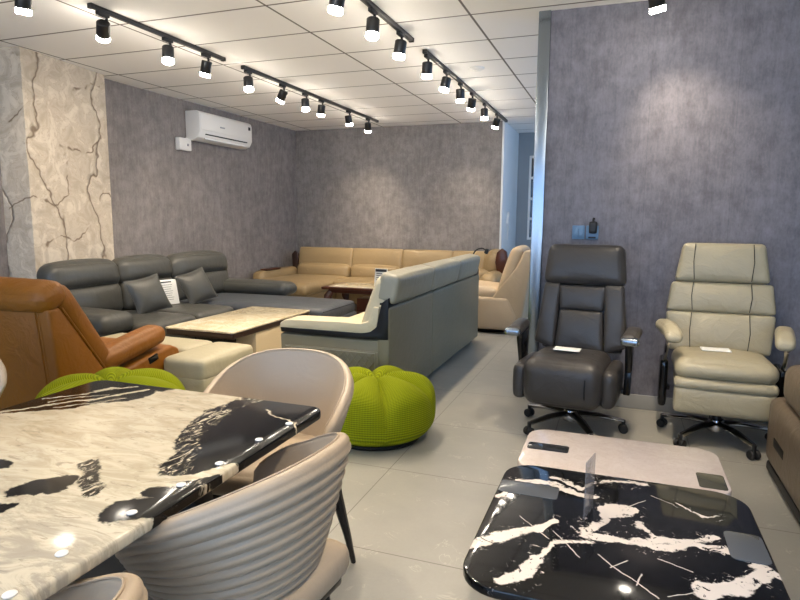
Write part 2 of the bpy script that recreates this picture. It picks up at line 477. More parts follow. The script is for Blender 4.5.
struct(B().box((.03, 1.34, ZC), (-1.735, 9.88, ZC / 2), bev=.004).build('end_face_brightener', M['white_paint']))  # white slab added to brighten the wall end that hallway daylight strikes
# hallway end wall, window opening in it
def wall_with_hole(name, x0, x1, y0, y1, hx0, hx1, hz0, hz1, m):
    b = B()
    for (a, c, d, e) in ((x0, hx0, 0, ZC), (hx1, x1, 0, ZC), (hx0, hx1, 0, hz0), (hx0, hx1, hz1, ZC)):
        b.box((c - a, y1 - y0, e - d), ((a + c) / 2, (y0 + y1) / 2, (d + e) / 2), bev=0)
    return struct(b.build(name, m, smooth=False))
wall_with_hole('wall_hall', -1.74, 1.9, 10.55, 10.75, -1.53, -.75, 1.0, 2.42, M['hall_wall'])
# sash window at the hall end
wf = B()
for x in (-1.53, -1.15, -.77): wf.box((.05, .06, 1.42), (x + .01, 10.60, 1.71), bev=.004)
for z in (1.02, 1.36, 1.70, 2.05, 2.40): wf.box((.78, .05, .04), (-1.14, 10.60, z), bev=.004)
w1 = struct(wf.build('window_1', M['white_paint']))
g1 = B().box((.76, .008, 1.40), (-1.14, 10.60, 1.71), bev=0).build('pane', plain('window_glass', (26, 44, 60), .08), w1, smooth=False)
# hall right side: a wide opening to the daylight
hb = B()
hb.box((.2, .6, ZC), (1.8, 5.04, ZC / 2), bev=0); hb.box((.2, .6, ZC), (1.8, 10.25, ZC / 2), bev=0)
hb.box((.2, 4.61, .9), (1.8, 7.645, .45), bev=0); hb.box((.2, 4.61, .2), (1.8, 7.645, ZC - .1), bev=0)
struct(hb.build('wall_hallside', M['hall_wall'], smooth=False))
wf2 = B()
for y in (5.4, 6.9, 8.4, 9.9): wf2.box((.06, .05, 1.7), (1.8, y, 1.75), bev=0)
for z in (.92, 2.58): wf2.box((.06, 4.55, .04), (1.8, 7.645, z), bev=0)
struct(wf2.build('window_2', M['white_paint'], smooth=False))
# front of the shop: glazed front frame behind the viewer
ff = B()
for x in (-5.2, -3.0, -.9, 1.2, 3.35): ff.box((.08, .08, ZC), (x, Y0 + .05, ZC / 2), bev=0)
ff.box((8.6, .08, .1), (-.95, Y0 + .05, 2.2), bev=0); ff.box((8.6, .08, .12), (-.95, Y0 + .05, .06), bev=0)
struct(ff.build('window_3', M['grey_plastic'], smooth=False))
# baseboard and corner trim of the right wall
bb = B().box((XR + .53, .014, .105), ((XR - .53) / 2, YR - .007, .0525), bev=.003).build('baseboard_right', plain('baseboard_tile', (150, 148, 142), .4)); struct(bb)
struct(B().box((.085, .03, ZC), (-.5825, YR - .006, ZC / 2), bev=.006).build('trim_1', M['steel']))
bf = B().box((3.5, .014, .1), (-3.49, YF - .007, .05), bev=.003).build('baseboard_far', plain('baseboard_tile_far', (150, 148, 142), .4)); struct(bf)
bl = B().box((.014, YF - 5.3, .1), (XL + .007, (YF + 5.3) / 2, .05), bev=.003).build('baseboard_left', plain('baseboard_tile_left', (150, 148, 142), .4)); struct(bl)
# stone-paper column
struct(B().prism([(XL, 3.93), (-4.97, 3.98), (-5.12, 5.04), (XL, 5.04)], 0, ZC, 'xy', .004).build('wall_column', M['stone'], smooth=False))
# hall ornament on the wall end
orn = B()
orn.tube(curve([(-1.725, 9.72, 1.02), (-1.72, 9.70, 1.2), (-1.72, 9.62, 1.32), (-1.72, 9.74, 1.46)], 5), [.02] * 5 + [.035] * 5 + [.03] * 5 + [.012], 8)
orn.pad((.03, .16, .12), (-1.72, 9.66, 1.30), (0.5, 0, 0), .014, n=6)
tag(orn.build('wall_ornament', M['white_plastic']), 'small white bird-like ornament on the end of the far wall by the hallway', 'ornament')

# ------------------------------------------------------------------ ceiling tracks and spot heads
def light(name, kind, loc, tgt, energy, color, size=.06, spot=70, blend=.5):
    ld = bpy.data.lights.new(name, kind); ld.energy = energy; ld.color = color
    if kind == 'SPOT':
        ld.spot_size = math.radians(spot); ld.spot_blend = blend; ld.shadow_soft_size = size
    o = bpy.data.objects.new(name, ld); COL.objects.link(o); o.location = loc
    o.rotation_euler = (Vector(tgt) - Vector(loc)).to_track_quat('-Z', 'Y').to_euler()
    return o
WARM = (1, .83, .62)
def track(x, y0, y1, label):
    t = thing('ceiling_track', label, 'track', (x, (y0 + y1) / 2, ZC), 0, 'black ceiling light tracks')
    B().box((.036, y1 - y0, .03), (0, 0, -.0155), bev=.003).build('rail', M['black'], t)
    for s in (-1, 1): B().box((.04, .03, .034), (0, s * ((y1 - y0) / 2 - .012), -.0175), bev=.003).build('end_cap', M['black_matte'], t)
def head(x, y, tgt, label, energy=26, spot=78):
    energy *= 2.7
    t = thing('spotlight', label, 'spotlight', (x, y, ZC - .031), 0, 'black spotlights on the ceiling tracks')
    B().box((.032, .10, .026), (0, 0, -.0132), bev=.003).build('adapter', M['black_matte'], t)
    c = Vector((.0, 0, -.105))
    d = (Vector(tgt) - (Vector((x, y, ZC - .03)) + c)).normalized()
    hd = Vector((d.x * .6, d.y * .6, d.z)).normalized()
    q = hd.to_track_quat('-Z', 'Y').to_matrix().to_4x4()
    B().tube([(0, .03, -.02), (0, .035, -.055), (0, .02, -.085)], .010, 8).build('bracket', M['black'], t)
    bodyM = Matrix.Translation(c) @ q
    b = B(); b.lathe([(.001, .045), (.040, .045), (.046, .038), (.046, -.056), (.043, -.060), (.040, -.056), (.040, -.046), (.001, -.046)], seg=20)
    b.v = [bodyM @ v for v in b.v]; hs = b.build('lamp_housing', M['black'], t)
    l = B(); l.lathe([(.001, -.0465), (.0385, -.0465), (.0385, -.054), (.0455, -.0605), (.0455, -.084), (.040, -.090), (.001, -.091)], seg=20)
    l.v = [bodyM @ v for v in l.v]; l.build('lens', M['lens'], hs)
    p = Vector((x, y, ZC - .03)) + c + hd * .100
    light('lamp', 'SPOT', p, p + d, energy, WARM, .04, spot, 1.0)
XA, XB, XC = -3.51, -1.68, .12
track(XA, -.6, 2.98, 'black ceiling track nearest the viewer above the orange recliner')
track(XA, 3.36, 4.86, 'short black ceiling track with three spotlights, before the air conditioner')
track(XA, 5.15, 8.58, 'long black ceiling track running past the air conditioner')
track(XB, .2, 4.84, 'black ceiling track at the top centre ending over the middle of the room')
track(XB, 5.18, 9.12, 'long black ceiling track leading towards the hallway')
track(XC, .2, 4.22, 'black ceiling track in front of the right grey wall')
ordn = ['first', 'second', 'third', 'fourth', 'fifth', 'sixth', 'seventh']
head(XA, 2.86, (-4.4, 3.3, 0), 'black spotlight cut off at the top left corner above the stone column', 22)
head(XA, 1.6, (-2.0, 1.2, .7), 'black spotlight of the nearest left track over the marble dining table', 17)
head(XA, .4, (-1.4, .5, .7), 'black spotlight at the near end of the nearest left track', 18)
for i, (y, tx) in enumerate(((3.47, (-5.2, 4.9, 1.3)), (4.12, (-3.0, 3.4, 0)), (4.60, (-4.6, 5.0, .5)))):
    head(XA, y, tx, ordn[i] + ' black spotlight from the left on the short track with three lamps', 30)
for i, (y, tx) in enumerate(((5.24, (-2.9, 4.7, 0)), (5.88, (-5.2, 6.1, .8)), (6.38, (-3.2, 6.0, .2)), (6.78, (-4.4, 7.6, .2)), (7.56, (-3.4, 8.6, .3)), (8.22, (-4.0, 9.2, 1.1)))):
    head(XA, y, tx, ordn[i] + ' black spotlight from the near end of the track past the air conditioner', 26)
for i, (y, tx) in enumerate(((2.4, (-.9, 1.2, .5)), (2.95, (-1.1, 1.9, 0)), (3.47, (-2.5, 3.3, 0)), (4.02, (-1.7, 3.3, 0.2)), (4.57, (-2.2, 4.3, .3)))):
    head(XB, y, tx, ['black spotlight of the centre track hidden above the frame near the dining table', 'black spotlight of the centre track above the beige dining chairs', 'black spotlight cut by the top edge on the centre track',
                     'second visible black spotlight on the centre track, ahead of its far end', 'black spotlight at the far end of the centre track'][i], 30)
for i, (y, tx) in enumerate(((5.26, (-1.9, 5.3, .3)), (5.86, (-2.6, 5.4, 0)), (6.42, (-1.7, 6.8, .2)), (6.95, (-2.6, 8.2, .2)), (7.62, (-1.5, 7.4, 0)), (8.40, (-2.6, 9.1, 1.0)))):
    head(XB, y, tx, ordn[i] + ' black spotlight from the near end of the track leading to the hallway', 24)
head(XC, 4.06, (.48, 4.6, 1.6), 'black spotlight at the top right shining on the grey wall', 17, 80)
head(XC, 3.3, (-.2, 3.75, .6), 'black spotlight above the charcoal office recliner', 34, 46)
head(XC, 2.6, (.62, 3.85, .55), 'black spotlight above the ivory office recliner', 40, 44)
head(XC, 1.7, (.2, 2.5, .4), 'black spotlight above the marble coffee tables', 20)
head(XC, .8, (-.9, 1.2, .6), 'black spotlight above the near dining chairs', 26)

# smoke detector
sd = thing('smoke_detector', 'flat round white detector on the ceiling right of the centre track', 'detector', (-1.40, 5.96, ZC), 0)
B().lathe([(.001, -.022), (.05, -.022), (.072, -.012), (.078, 0)], seg=28).build('cover', M['white_paint'], sd)
B().lathe([(.001, -.028), (.022, -.028), (.028, -.0225)], seg=20).build('sensor', M['white_plastic'], sd)

# ------------------------------------------------------------------ air conditioner
ac = thing('air_conditioner', 'white split air conditioner mounted high on the left wall', 'air conditioner', (XL + .001, 6.99, 2.315))
L = 1.14
prof = [(0, .02), (.0, .36), (.17, .36), (.215, .34), (.225, .30), (.225, .10), (.19, .03), (.12, 0), (.04, 0)]
B().prism(prof, -L / 2, L / 2, 'xz', .012, seg=3).build('body', M['white_plastic'], ac)
B().box((.012, L - .03, .19), (.224, 0, .22), bev=.004).build('front_panel', M['white_plastic'], ac)
B().box((.05, L * .78, .012), (.185, 0, .036), (0, .95, 0), bev=.003).build('louver', M['white_paint'], ac)
B().box((.014, L * .80, .014), (.214, 0, .078), (0, .4, 0), bev=.002).build('air_slot', M['black_matte'], ac)
B().box((.004, .05, .045), (.232, L / 2 - .075, .27), bev=.001).build('energy_sticker', M['ink'], ac)
B().box((.004, .10, .018), (.232, -.12, .20), bev=.001).build('badge', M['grey_plastic'], ac)
jb = thing('junction_box', 'small white electrical box on the wall below the air conditioner', 'electrical box', (XL + .001, 6.33, 2.175))
B().box((.07, .22, .15), (.035, 0, .075), bev=.008).build('case', M['white_plastic'], jb)
B().box((.006, .03, .03), (.073, .04, .07), bev=.002).build('button', M['grey_plastic'], jb)
B().tube([(.03, .06, .15), (.03, .075, .165), (.03, .08, .172)], .012, 8).build('conduit', M['white_plastic'], jb)

# ------------------------------------------------------------------ switches and charger on the right wall
def plate(x, label):
    t = thing('switch_plate', label, 'switch', (x, YR - .0005, 1.26), 0)
    B().box((.086, .012, .098), (0, -.006, 0), bev=.004).build('plate', M['navy'], t); return t
p1 = plate(-.29, 'light switch plate with two rockers on the grey wall, left of the pair')
for s in (-1, 1): B().box((.032, .006, .06), (s * .018, -.0145, .002), bev=.002).build('rocker', M['navy'], p1)
p2 = plate(-.195, 'socket plate on the grey wall, right of the pair with the charger in it')
B().box((.05, .004, .012), (0, -.0135, -.036), bev=.001).build('marking', M['ink'], p2)
ch = thing('charger', 'black plug-in charger in the wall socket behind the charcoal recliner', 'charger', (-.19, YR - .013, 1.275), 0)
B().pad((.056, .04, .085), (0, -.02, .02), (0, 0, 0), .012, n=6).build('body', M['black_matte'], ch)
B().tube([(0, -.02, .060), (0, -.02, .078), (.004, -.018, .088)], .008, 8).build('cable_stub', M['black_matte'], ch)

# ------------------------------------------------------------------ dining table
DT = thing('dining_table', 'large cream and black marble dining table in the left foreground', 'dining table', (-1.32, .95, 0))
B().prism(rrect(-.475, .465, -.80, .715, .05), .722, .75, 'xy', .007, seg=3).build('tabletop', M['cream_marble'], DT)
B().box((.60, 1.0, .04), (-.02, -.02, .70), bev=.004).build('apron', M['black'], DT)
for s in (-1, 1):
    B().prism([(-.30, 0), (-.24, 0), (.24, 0), (.30, 0), (.22, .68), (-.22, .68)], -.04, .04, 'xz', .006, M=Matrix.Translation((-.02, s * .42, 0))).build('leg', M['black'], DT)
for i, (x, y, lab) in enumerate([(.435, -.329, 'nearest the viewer at the left edge'), (.41, -.212, 'second from the near end'), (.412, -.049, 'beside the near dining chair back'), (.418, .092, 'on the cream strip edge'),
                                (.425, .222, 'at the start of the black area'), (.425, .394, 'in the middle of the black end'), (.435, .536, 'closest to the far right corner')]):
    b = B().lathe([(.0005, 0), (.0105, 0), (.0115, .001), (.0108, .0026), (.008, .0038), (.0005, .0042)], seg=16)
    o = b.build('bumper_pad', M['white_plastic']); o.location = (-1.32 + x, .95 + y, .7502)
    tag(o, 'small white pad on the marble dining table edge, ' + lab, 'pad', 'white pads along the dining table edge')

# ------------------------------------------------------------------ dining chairs
def sgn(v): return 1 if v >= 0 else -1
def make_dining_chair(label, loc, rz):
    t = thing('dining_chair', label, 'chair', loc, rz, 'beige ribbed dining chairs around the marble table')
    a, b, ex = .262, .251, 2.3
    zb = .455
    def plan(th, k):
        s, c = sin(th), cos(th)
        return Vector((a * k * sgn(s) * abs(s) ** (2 / ex), b * k * sgn(c) * abs(c) ** (2 / ex)))
    TH = math.radians(120)
    def rim(th):
        u = abs(th) / TH
        return .80 - .20 * u ** 2.1
    NR = 11
    def shell(u, v):
        th = (u * 2 - 1) * TH
        z1 = rim(th)
        e = min(1, (1 - abs(u * 2 - 1)) / .05); e = e ** .5      # soft front edges
        th_t = .034 * (.25 + .75 * e)
        if v < .58:
            t_ = v / .58; out = 1
        elif v < .68:
            t_ = 1; out = cos((v - .58) / .10 * PI)
        else:
            t_ = 1 - (v - .68) / .32; out = -1
        k = .66 + .36 * t_ ** .8
        p = plan(th, k)
        n = p.normalized()
        z = zb + (z1 - zb) * t_
        off = th_t / 2 * out
        if out == 1:
            fade = min(1, t_ / .06) * min(1, (1 - t_) / .03) * max(0, min(1, (1.02 - abs(u * 2 - 1)) / .25))
            off += .0085 * abs(sin(t_ ** .9 * NR * PI)) * fade
        p = p + n * off
        if .58 <= v < .68: z += th_t / 2 * sin((v - .58) / .10 * PI)
        return Vector((p.x, p.y, z))
    bk = B(); bk.grid(shell, 61, 150, closev=False)
    nv = 150
    bk.f.append(tuple(range(nv))); bk.f.append(tuple(60 * nv + j for j in range(nv)))
    bko = bk.build('backrest', M['chair_leather'], t, sharp=60)
    # piping line inside the rim
    def pip(th):
        p = plan(th, 1.02); n = p.normalized(); p = p - n * .012
        return Vector((p.x, p.y, rim(th) + .0155))
    B().tube([pip((i / 50 * 2 - 1) * TH * .96) for i in range(51)], .0025, 6).build('piping', M['chair_leather'], bko)
    B().pad((.45, .45, .095), (0, -.015, .435), (0, 0, 0), .035, (0.012, .012, .018), 10).build('seat', M['chair_leather'], t)
    B().box((.40, .40, .03), (0, -.01, .376), bev=.008).build('seat_frame', M['black'], t)
    for sx in (-1, 1):
        for y0_, y1_ in ((-.17, -.215), (.07, .10)):
            q = B()
            q.tube([(sx * .185, y0_, .385), (sx * .205, y0_ * .8 + y1_ * .2, .31), (sx * .25, y0_ * .4 + y1_ * .6, .12), (sx * .272, y1_, 0.0)], [.036, .025, .015, .010], 8)
            q.build('leg', M['black'], t)
    return t
c1 = make_dining_chair('beige dining chair at the far table corner, its smooth inner back facing the viewer', (-1.18, 1.885, 0), .15)
dup(c1, 'beige dining chair in the foreground showing its whole ribbed outer back', (-.874, 1.20, 0), -1.685)
dup(c1, 'beige dining chair of which only a rounded top shows at the bottom left edge', (-.875, .475, 0), -1.60)
dup(c1, 'pale dining chair cut by the left edge on the far side of the marble table', (-2.71, 1.62, 0), 1.2)

# ------------------------------------------------------------------ green poufs
def make_pouf(label, loc, rz, R0=.42, H=.43, nl=7):
    b = B()
    def pt(u, v):
        a = u * 2 * PI
        lob = abs(cos(a * nl / 2)) ** .45
        # profile: v 0 bottom centre -> 1 top centre
        ph = -PI / 2 + v * PI
        c, s = cos(ph), sin(ph)
        rr = abs(c) ** .58; zz = sgn(s) * abs(s) ** .62
        top = max(0, zz)
        crease = (.016 + .034 * top) * (1 - lob) * min(1, rr * 1.6)
        r = R0 * (rr - crease)
        z = H / 2 + H / 2 * zz
        if s > 0:
            # tops of lobes bulge, centre dips
            m = r / R0
            z += -.085 * (1 - lob) * min(1, m * 2) - .05 * math.exp(-(m / .16) ** 2)
        else:
            z = max(0, z)
        return Vector((r * cos(a), r * sin(a), max(0.0, z)))
    b.grid(pt, 140, 48, closeu=True)
    t = thing('pouf', label, 'pouf', loc, rz, 'green knitted poufs')
    b.build('cover', M['green'], t, sharp=180)
    B().lathe([(.001, .022), (R0 * .74, .022), (R0 * .76, .012), (R0 * .74, 0), (.001, 0)], seg=40).build('base', M['black_matte'], t)
    return t
make_pouf('round lime green knitted pouf beside the pale sofa in the middle of the floor', (-1.385, 3.37, 0), .55, .375, .405, 6)
make_pouf('lime green knitted pouf half hidden behind the marble dining table', (-2.475, 2.36, 0), 1.25, .40, .53, 6)

# ------------------------------------------------------------------ office recliners
def make_recliner(label, loc, rz, mat, wide_arm, group='office recliners against the right wall'):
    t = thing('office_recliner', label, 'office chair', loc, rz, group)
    # star base
    hub = B().lathe([(.001, .06), (.05, .06), (.055, .075), (.045, .13), (.03, .135), (.001, .135)], seg=20); hub.build('hub', M['chrome'], t)
    B().lathe([(.001, .13), (.028, .13), (.028, .24), (.06, .25), (.06, .27), (.001, .27)], seg=16).build('gas_column', M['black'], t)
    for k in range(5):
        a = -PI / 2 + .55 + k * 2 * PI / 5
        e = Vector((cos(a), sin(a), 0))
        bl_ = B().tube([e * .03 + Vector((0, 0, .108)), e * .17 + Vector((0, 0, .103)), e * .325 + Vector((0, 0, .078))], [.034, .03, .022], 10, .55); bl_ = bl_.build('base_leg', M['chrome'], t)
        cs = B()
        s = Vector((-e.y, e.x, 0))
        rz_ = a
        for q in (-1, 1):
            cs.lathe([(.001, -.011), (.024, -.011), (.028, -.006), (.028, .006), (.024, .011), (.001, .011)], tuple(e * .325 + s * q * .018 + Vector((0, 0, .028))), (PI / 2, 0, rz_), 16)
        cs.tube([e * .325 + Vector((0, 0, .03)), e * .325 + Vector((0, 0, .085))], .012, 8)
        cs.build('caster', M['black_matte'], bl_, label='black twin-wheel caster')
    B().box((.40, .36, .05), (0, .02, .285), bev=.015).build('seat_mechanism', M['black_matte'], t)
    # seat
    if not wide_arm:
        def sf(v): return Vector((v.x, v.y, v.z - .05 * max(0, v.y + .05)))
        B().pad((.47, .56, .29), (-.02, -.05, .365), (0, 0, 0), .075, (0, .012, .018), 14, sf).build('seat', mat, t)
        for s in (-1, 1):
            B().pad((.085, .50, .23), (s * .265 - .02, -.02, .345), (0, 0, 0), .042, (.014, 0, .0), 10, sf).build('side_bolster', mat, t)
        B().tube([(.125, -.333, .30), (.125, -.345, .37), (.125, -.325, .455), (.125, -.27, .505), (.125, -.06, .517)], .004, 6).build('seam', M['black_leather'], t)
    else:
        B().pad((.54, .50, .125), (0, -.03, .478), (-.04, 0, 0), .06, (0, .02, .03), 14).build('seat', mat, t)
        B().pad((.54, .10, .07), (0, -.235, .405), (0, 0, 0), .03, (0, .010, 0), 10).build('front_roll', mat, t)
        B().pad((.53, .10, .165), (0, -.225, .305), (.08, 0, 0), .03, (0, .008, 0), 10).build('footrest', mat, t)
        B().pad((.50, .38, .16), (0, .0, .37), (0, 0, 0), .03, n=6).build('seat_box', mat, t)
    # backrest, seams between touching cushions
    tilt = -.17
    Mb = Matrix.Translation((0, .25, .45)) @ Euler((tilt, 0, 0)).to_matrix().to_4x4()
    def part(name, pts, y0, y1, r=.02, puff=.012, n=10, m=None):
        """cushion over a four-cornered outline (x, z): lower left, lower right, upper right, upper left"""
        (ax_, az), (bx, bz), (cx, cz), (dx, dz) = pts
        def fn(v):
            u, k = v.x + .5, v.z + .5
            x = (ax_ * (1 - u) + bx * u) * (1 - k) + (dx * (1 - u) + cx * u) * k
            z = (az * (1 - u) + bz * u) * (1 - k) + (dz * (1 - u) + cz * u) * k
            return Vector((x, v.y, z))
        wd = abs(bx - ax_); hg = abs(dz - az)
        b = B()
        # rounding is done in true size, then mapped onto the outline
        def g2(v): return fn(Vector((v.x / wd, v.y, v.z / hg)))
        b.pad((wd, y1 - y0, hg), (0, 0, 0), (0, 0, 0), r, (0, puff, 0), n, g2)
        X = Mb @ Matrix.Translation((0, (y0 + y1) / 2, 0))
        b.v = [X @ p for p in b.v]
        b.build(name, m or mat, t)
    if not wide_arm:
        part('back_shell', [(-.27, .02), (.27, .02), (.225, .74), (-.225, .74)], -.01, .06, .03, .01)
        part('lumbar_cushion', [(-.165, .02), (.155, .02), (.135, .29), (-.145, .29)], -.075, .02, .016, .02)
        part('upper_cushion', [(-.145, .292), (.135, .292), (.155, .46), (-.165, .46)], -.075, .02, .016, .016)
        part('side_wing', [(-.30, .06), (-.167, .02), (-.147, .47), (-.255, .47)], -.085, .02, .018, .012)
        part('side_wing', [(.157, .02), (.30, .06), (.255, .47), (.137, .47)], -.085, .02, .018, .012)
        part('headrest', [(-.27, .462), (.27, .462), (.245, .735), (-.245, .735)], -.105, .035, .05, .022, 14)
    else:
        part('back_shell', [(-.29, .06), (.29, .06), (.22, .735), (-.22, .735)], -.01, .06, .03, .01)
        part('lumbar_cushion', [(-.295, .05), (.295, .05), (.315, .305), (-.315, .305)], -.085, .03, .022, .022, 14)
        part('upper_cushion', [(-.315, .307), (.315, .307), (.29, .50), (-.29, .50)], -.085, .03, .022, .022, 14)
        part('headrest', [(-.275, .502), (.275, .502), (.235, .755), (-.235, .755)], -.10, .03, .032, .022, 14)
        for s in (-1, 1):
            for z0, z1, q in ((.06, .30, 0), (.315, .495, .002), (.51, .745, .016)):
                y_ = -.103 - q
                b = B().tube([(s * (.175 - .012), y_ + .012, z0), (s * .172, y_ - .001, (z0 + z1) / 2), (s * .165, y_ + .012, z1)], .0024, 6)
                b.v = [Mb @ p for p in b.v]; b.build('seam', M['black_leather'], t)
    # arms
    for s in (-1, 1):
        if not wide_arm:
            ax = s * .345
            arm_ = B().pad((.095, .30, .06), (ax, -.06, .655), (.05, 0, s * -.04), .028, (0, 0, .01), 10); arm_ = arm_.build('armrest', mat, t)
            q = B().pad((.104, .06, .05), (ax + s * .004, -.202, .645), (.05, 0, s * -.04), .02, n=8); q.build('arm_tip', M['steel'], arm_, label='polished chrome tip of the armrest')
            B().prism([(-.11, .635), (.09, .635), (.08, .40), (.01, .28), (-.05, .28), (-.02, .42)], -.02, .02, 'yz', .006, M=Matrix.Translation((ax - s * .012, 0, 0))).build('arm_support', M['black_gloss'], t)
            B().box((.08, .07, .025), (s * .30, .0, .295), bev=.006).build('arm_bracket', M['black'], t)
        else:
            ax = s * .295
            def af(v): return Vector((v.x, v.y, v.z - .9 * max(0, -v.y - .06) ** 1.6))
            B().pad((.10, .36, .07), (ax + s * .012, -.08, .69), (0, 0, s * -.16), .033, (0, 0, .012), 12, af).build('armrest', mat, t)
            B().tube(curve([(ax + s * .012, -.15, .655), (ax + s * .02, -.12, .56), (ax + s * .03, .02, .42), (ax + s * .03, .03, .32)], 5), .021, 10, .6).build('arm_support', M['chrome'], t)
            B().pad((.05, .20, .30), (s * .318, .03, .34), (0, 0, 0), .024, n=8).build('side_cover', M['black_gloss'], t)
            B().box((.05, .06, .03), (s * .30, .02, .30), bev=.006).build('arm_bracket', M['black'], t)
    return t
r1 = make_recliner('charcoal leather office recliner on a chrome star base by the wall switches', (-.245, 3.93, 0), -.10, M['char_leather'], False)
r2 = make_recliner('ivory leather office recliner with winged armrests at the right grey wall', (.615, 4.06, 0), -.03, M['white_leather'], True)
def leaflet(x, y, z, rz, label):
    t = B().box((.16, .09, .004), (0, 0, .002), bev=.001).build('leaflet', M['paper'])
    t.location = (x, y, z); t.rotation_euler = (0.03, 0, rz); tag(t, label, 'leaflet')
leaflet(-.28, 3.84, .542, -.1, 'white leaflet lying on the charcoal recliner seat')
leaflet(.575, 4.02, .574, .05, 'white leaflet lying on the ivory recliner seat')

# ------------------------------------------------------------------ coffee tables
CT = thing('coffee_table', 'black marble coffee table with white veins in the right foreground', 'coffee table', (.045, 1.87, 0))
B().prism(rrect(-.405, .40, -.46, .37, .11, 8), .392, .42, 'xy', .006, seg=3).build('tabletop', M['black_marble'], CT)
B().prism(rrect(-.40, -.20, .10, .20, .012, 3), .4195, .4215, 'xy', .0008).build('inlay', M['grey_inlay'], CT, label='grey glass inlay at the left of the top')
B().prism(rrect(.29, .392, -.09, .075, .02, 3), .4195, .423, 'xy', .0008).build('inlay', M['grey_inlay'], CT, label='grey inlay at the right edge of the top')
for x in (-.2, .2): B().box((.20, .46, .34), (x, -.03, .212), bev=.008).build('pedestal', M['black'], CT)
B().box((.74, .62, .042), (0, -.03, .021), bev=.008).build('plinth', M['black'], CT)
CW = thing('coffee_table', 'pale pink marble coffee table behind the black marble one', 'coffee table', (.04, 2.54, 0))
B().prism(rrect(-.39, .39, -.24, .235, .09, 8), .352, .38, 'xy', .006, seg=3).build('tabletop', M['pink_marble'], CW)
B().prism(rrect(-.372, -.20, -.035, .045, .012, 3), .3795, .3815, 'xy', .0008).build('inlay', M['dark_glass'], CW, label='smoked glass inlay at the left of the top')
B().prism(rrect(.28, .376, -.19, -.05, .012, 3), .3795, .3815, 'xy', .0008).build('inlay', M['olive_inlay'], CW, label='olive glass inlay at the right edge of the top')
B().box((.60, .26, .352), (0, 0, .176), bev=.008).build('pedestal', M['pale_panel'], CW)
ap = thing('display_panel', 'upright smoky acrylic panel standing on the black marble coffee table', 'panel', (-.052, 1.915, .4201), math.radians(-13))
B().box((.004, .10, .185), (0, 0, .0925), bev=.001).build('panel', M['acrylic'], ap)

# ------------------------------------------------------------------ taupe sofa on the right edge
TS = thing('taupe_sofa', 'taupe leather sofa cut off by the right edge of the picture', 'sofa', (1.285, 2.715, 0))
B().box((.96, 1.80, .05), (0, 0, .045), bev=.01).build('base_frame', M['black_matte'], TS)
for sx in (-1, 1):
    for sy in (-1, 1): B().box((.07, .07, .03), (sx * .40, sy * .82, .015), bev=.006).build('foot', M['black_matte'], TS)
B().pad((.30, 1.86, .36), (-.34, .0, .245), (0, 0, 0), .05, (.01, .01, .012), 12).build('arm_panel', M['taupe_leather'], TS)
B().pad((.66, 1.86, .34), (.16, .0, .235), (0, 0, 0), .05, (0, .01, .01), 12).build('seat', M['taupe_leather'], TS)
B().pad((.28, 1.74, .22), (-.325, -.04, .525), (0, 0, 0), .07, (.01, .01, .02), 12).build('arm_cushion', M['taupe_leather'], TS)
B().pad((.60, .26, .44), (.15, -.80, .62), (.1, 0, 0), .07, (0, .02, .02), 10).build('back_cushion', M['taupe_leather'], TS)
B().box((.006, .20, .045), (-.4945, .62, .23), bev=.002).build('side_pocket', M['black_leather'], TS)

# ------------------------------------------------------------------ pale sofa seen from its end (black trim)
WS = thing('pale_sofa', 'pale grey and cream leather sofa with black trim seen from its end', 'sofa', (-1.88, 5.13, 0))
ox, oy = -1.88, 5.13
def wsx(l): return [(x - ox, z) for x, z in l]
Lh = 1.37
wb = B().prism(wsx([(-2.06, .05), (-1.47, .05), (-1.47, .46), (-2.06, .46)]), -Lh + .19, Lh - .19, 'xz', .012, seg=3)
wb.build('base', M['sage_leather'], WS)
for y0, y1 in ((-Lh, -Lh + .19), (Lh - .19, Lh)):
    B().prism(wsx([(-2.29, .05), (-1.47, .05), (-1.47, .52), (-1.60, .515), (-2.30, .515)]), y0, y1, 'xz', .012, seg=3).build('arm_base', M['sage_leather'], WS)
arm_top = [(-2.305, .535), (-2.298, .59), (-2.26, .615), (-2.20, .622), (-2.0, .626), (-1.85, .630), (-1.66, .628), (-1.605, .645), (-1.58, .70), (-1.565, .75)]
arm_low = [(-1.52, .745), (-1.525, .70), (-1.545, .60), (-1.60, .565), (-1.70, .556), (-2.0, .556), (-2.2, .556), (-2.29, .55)]
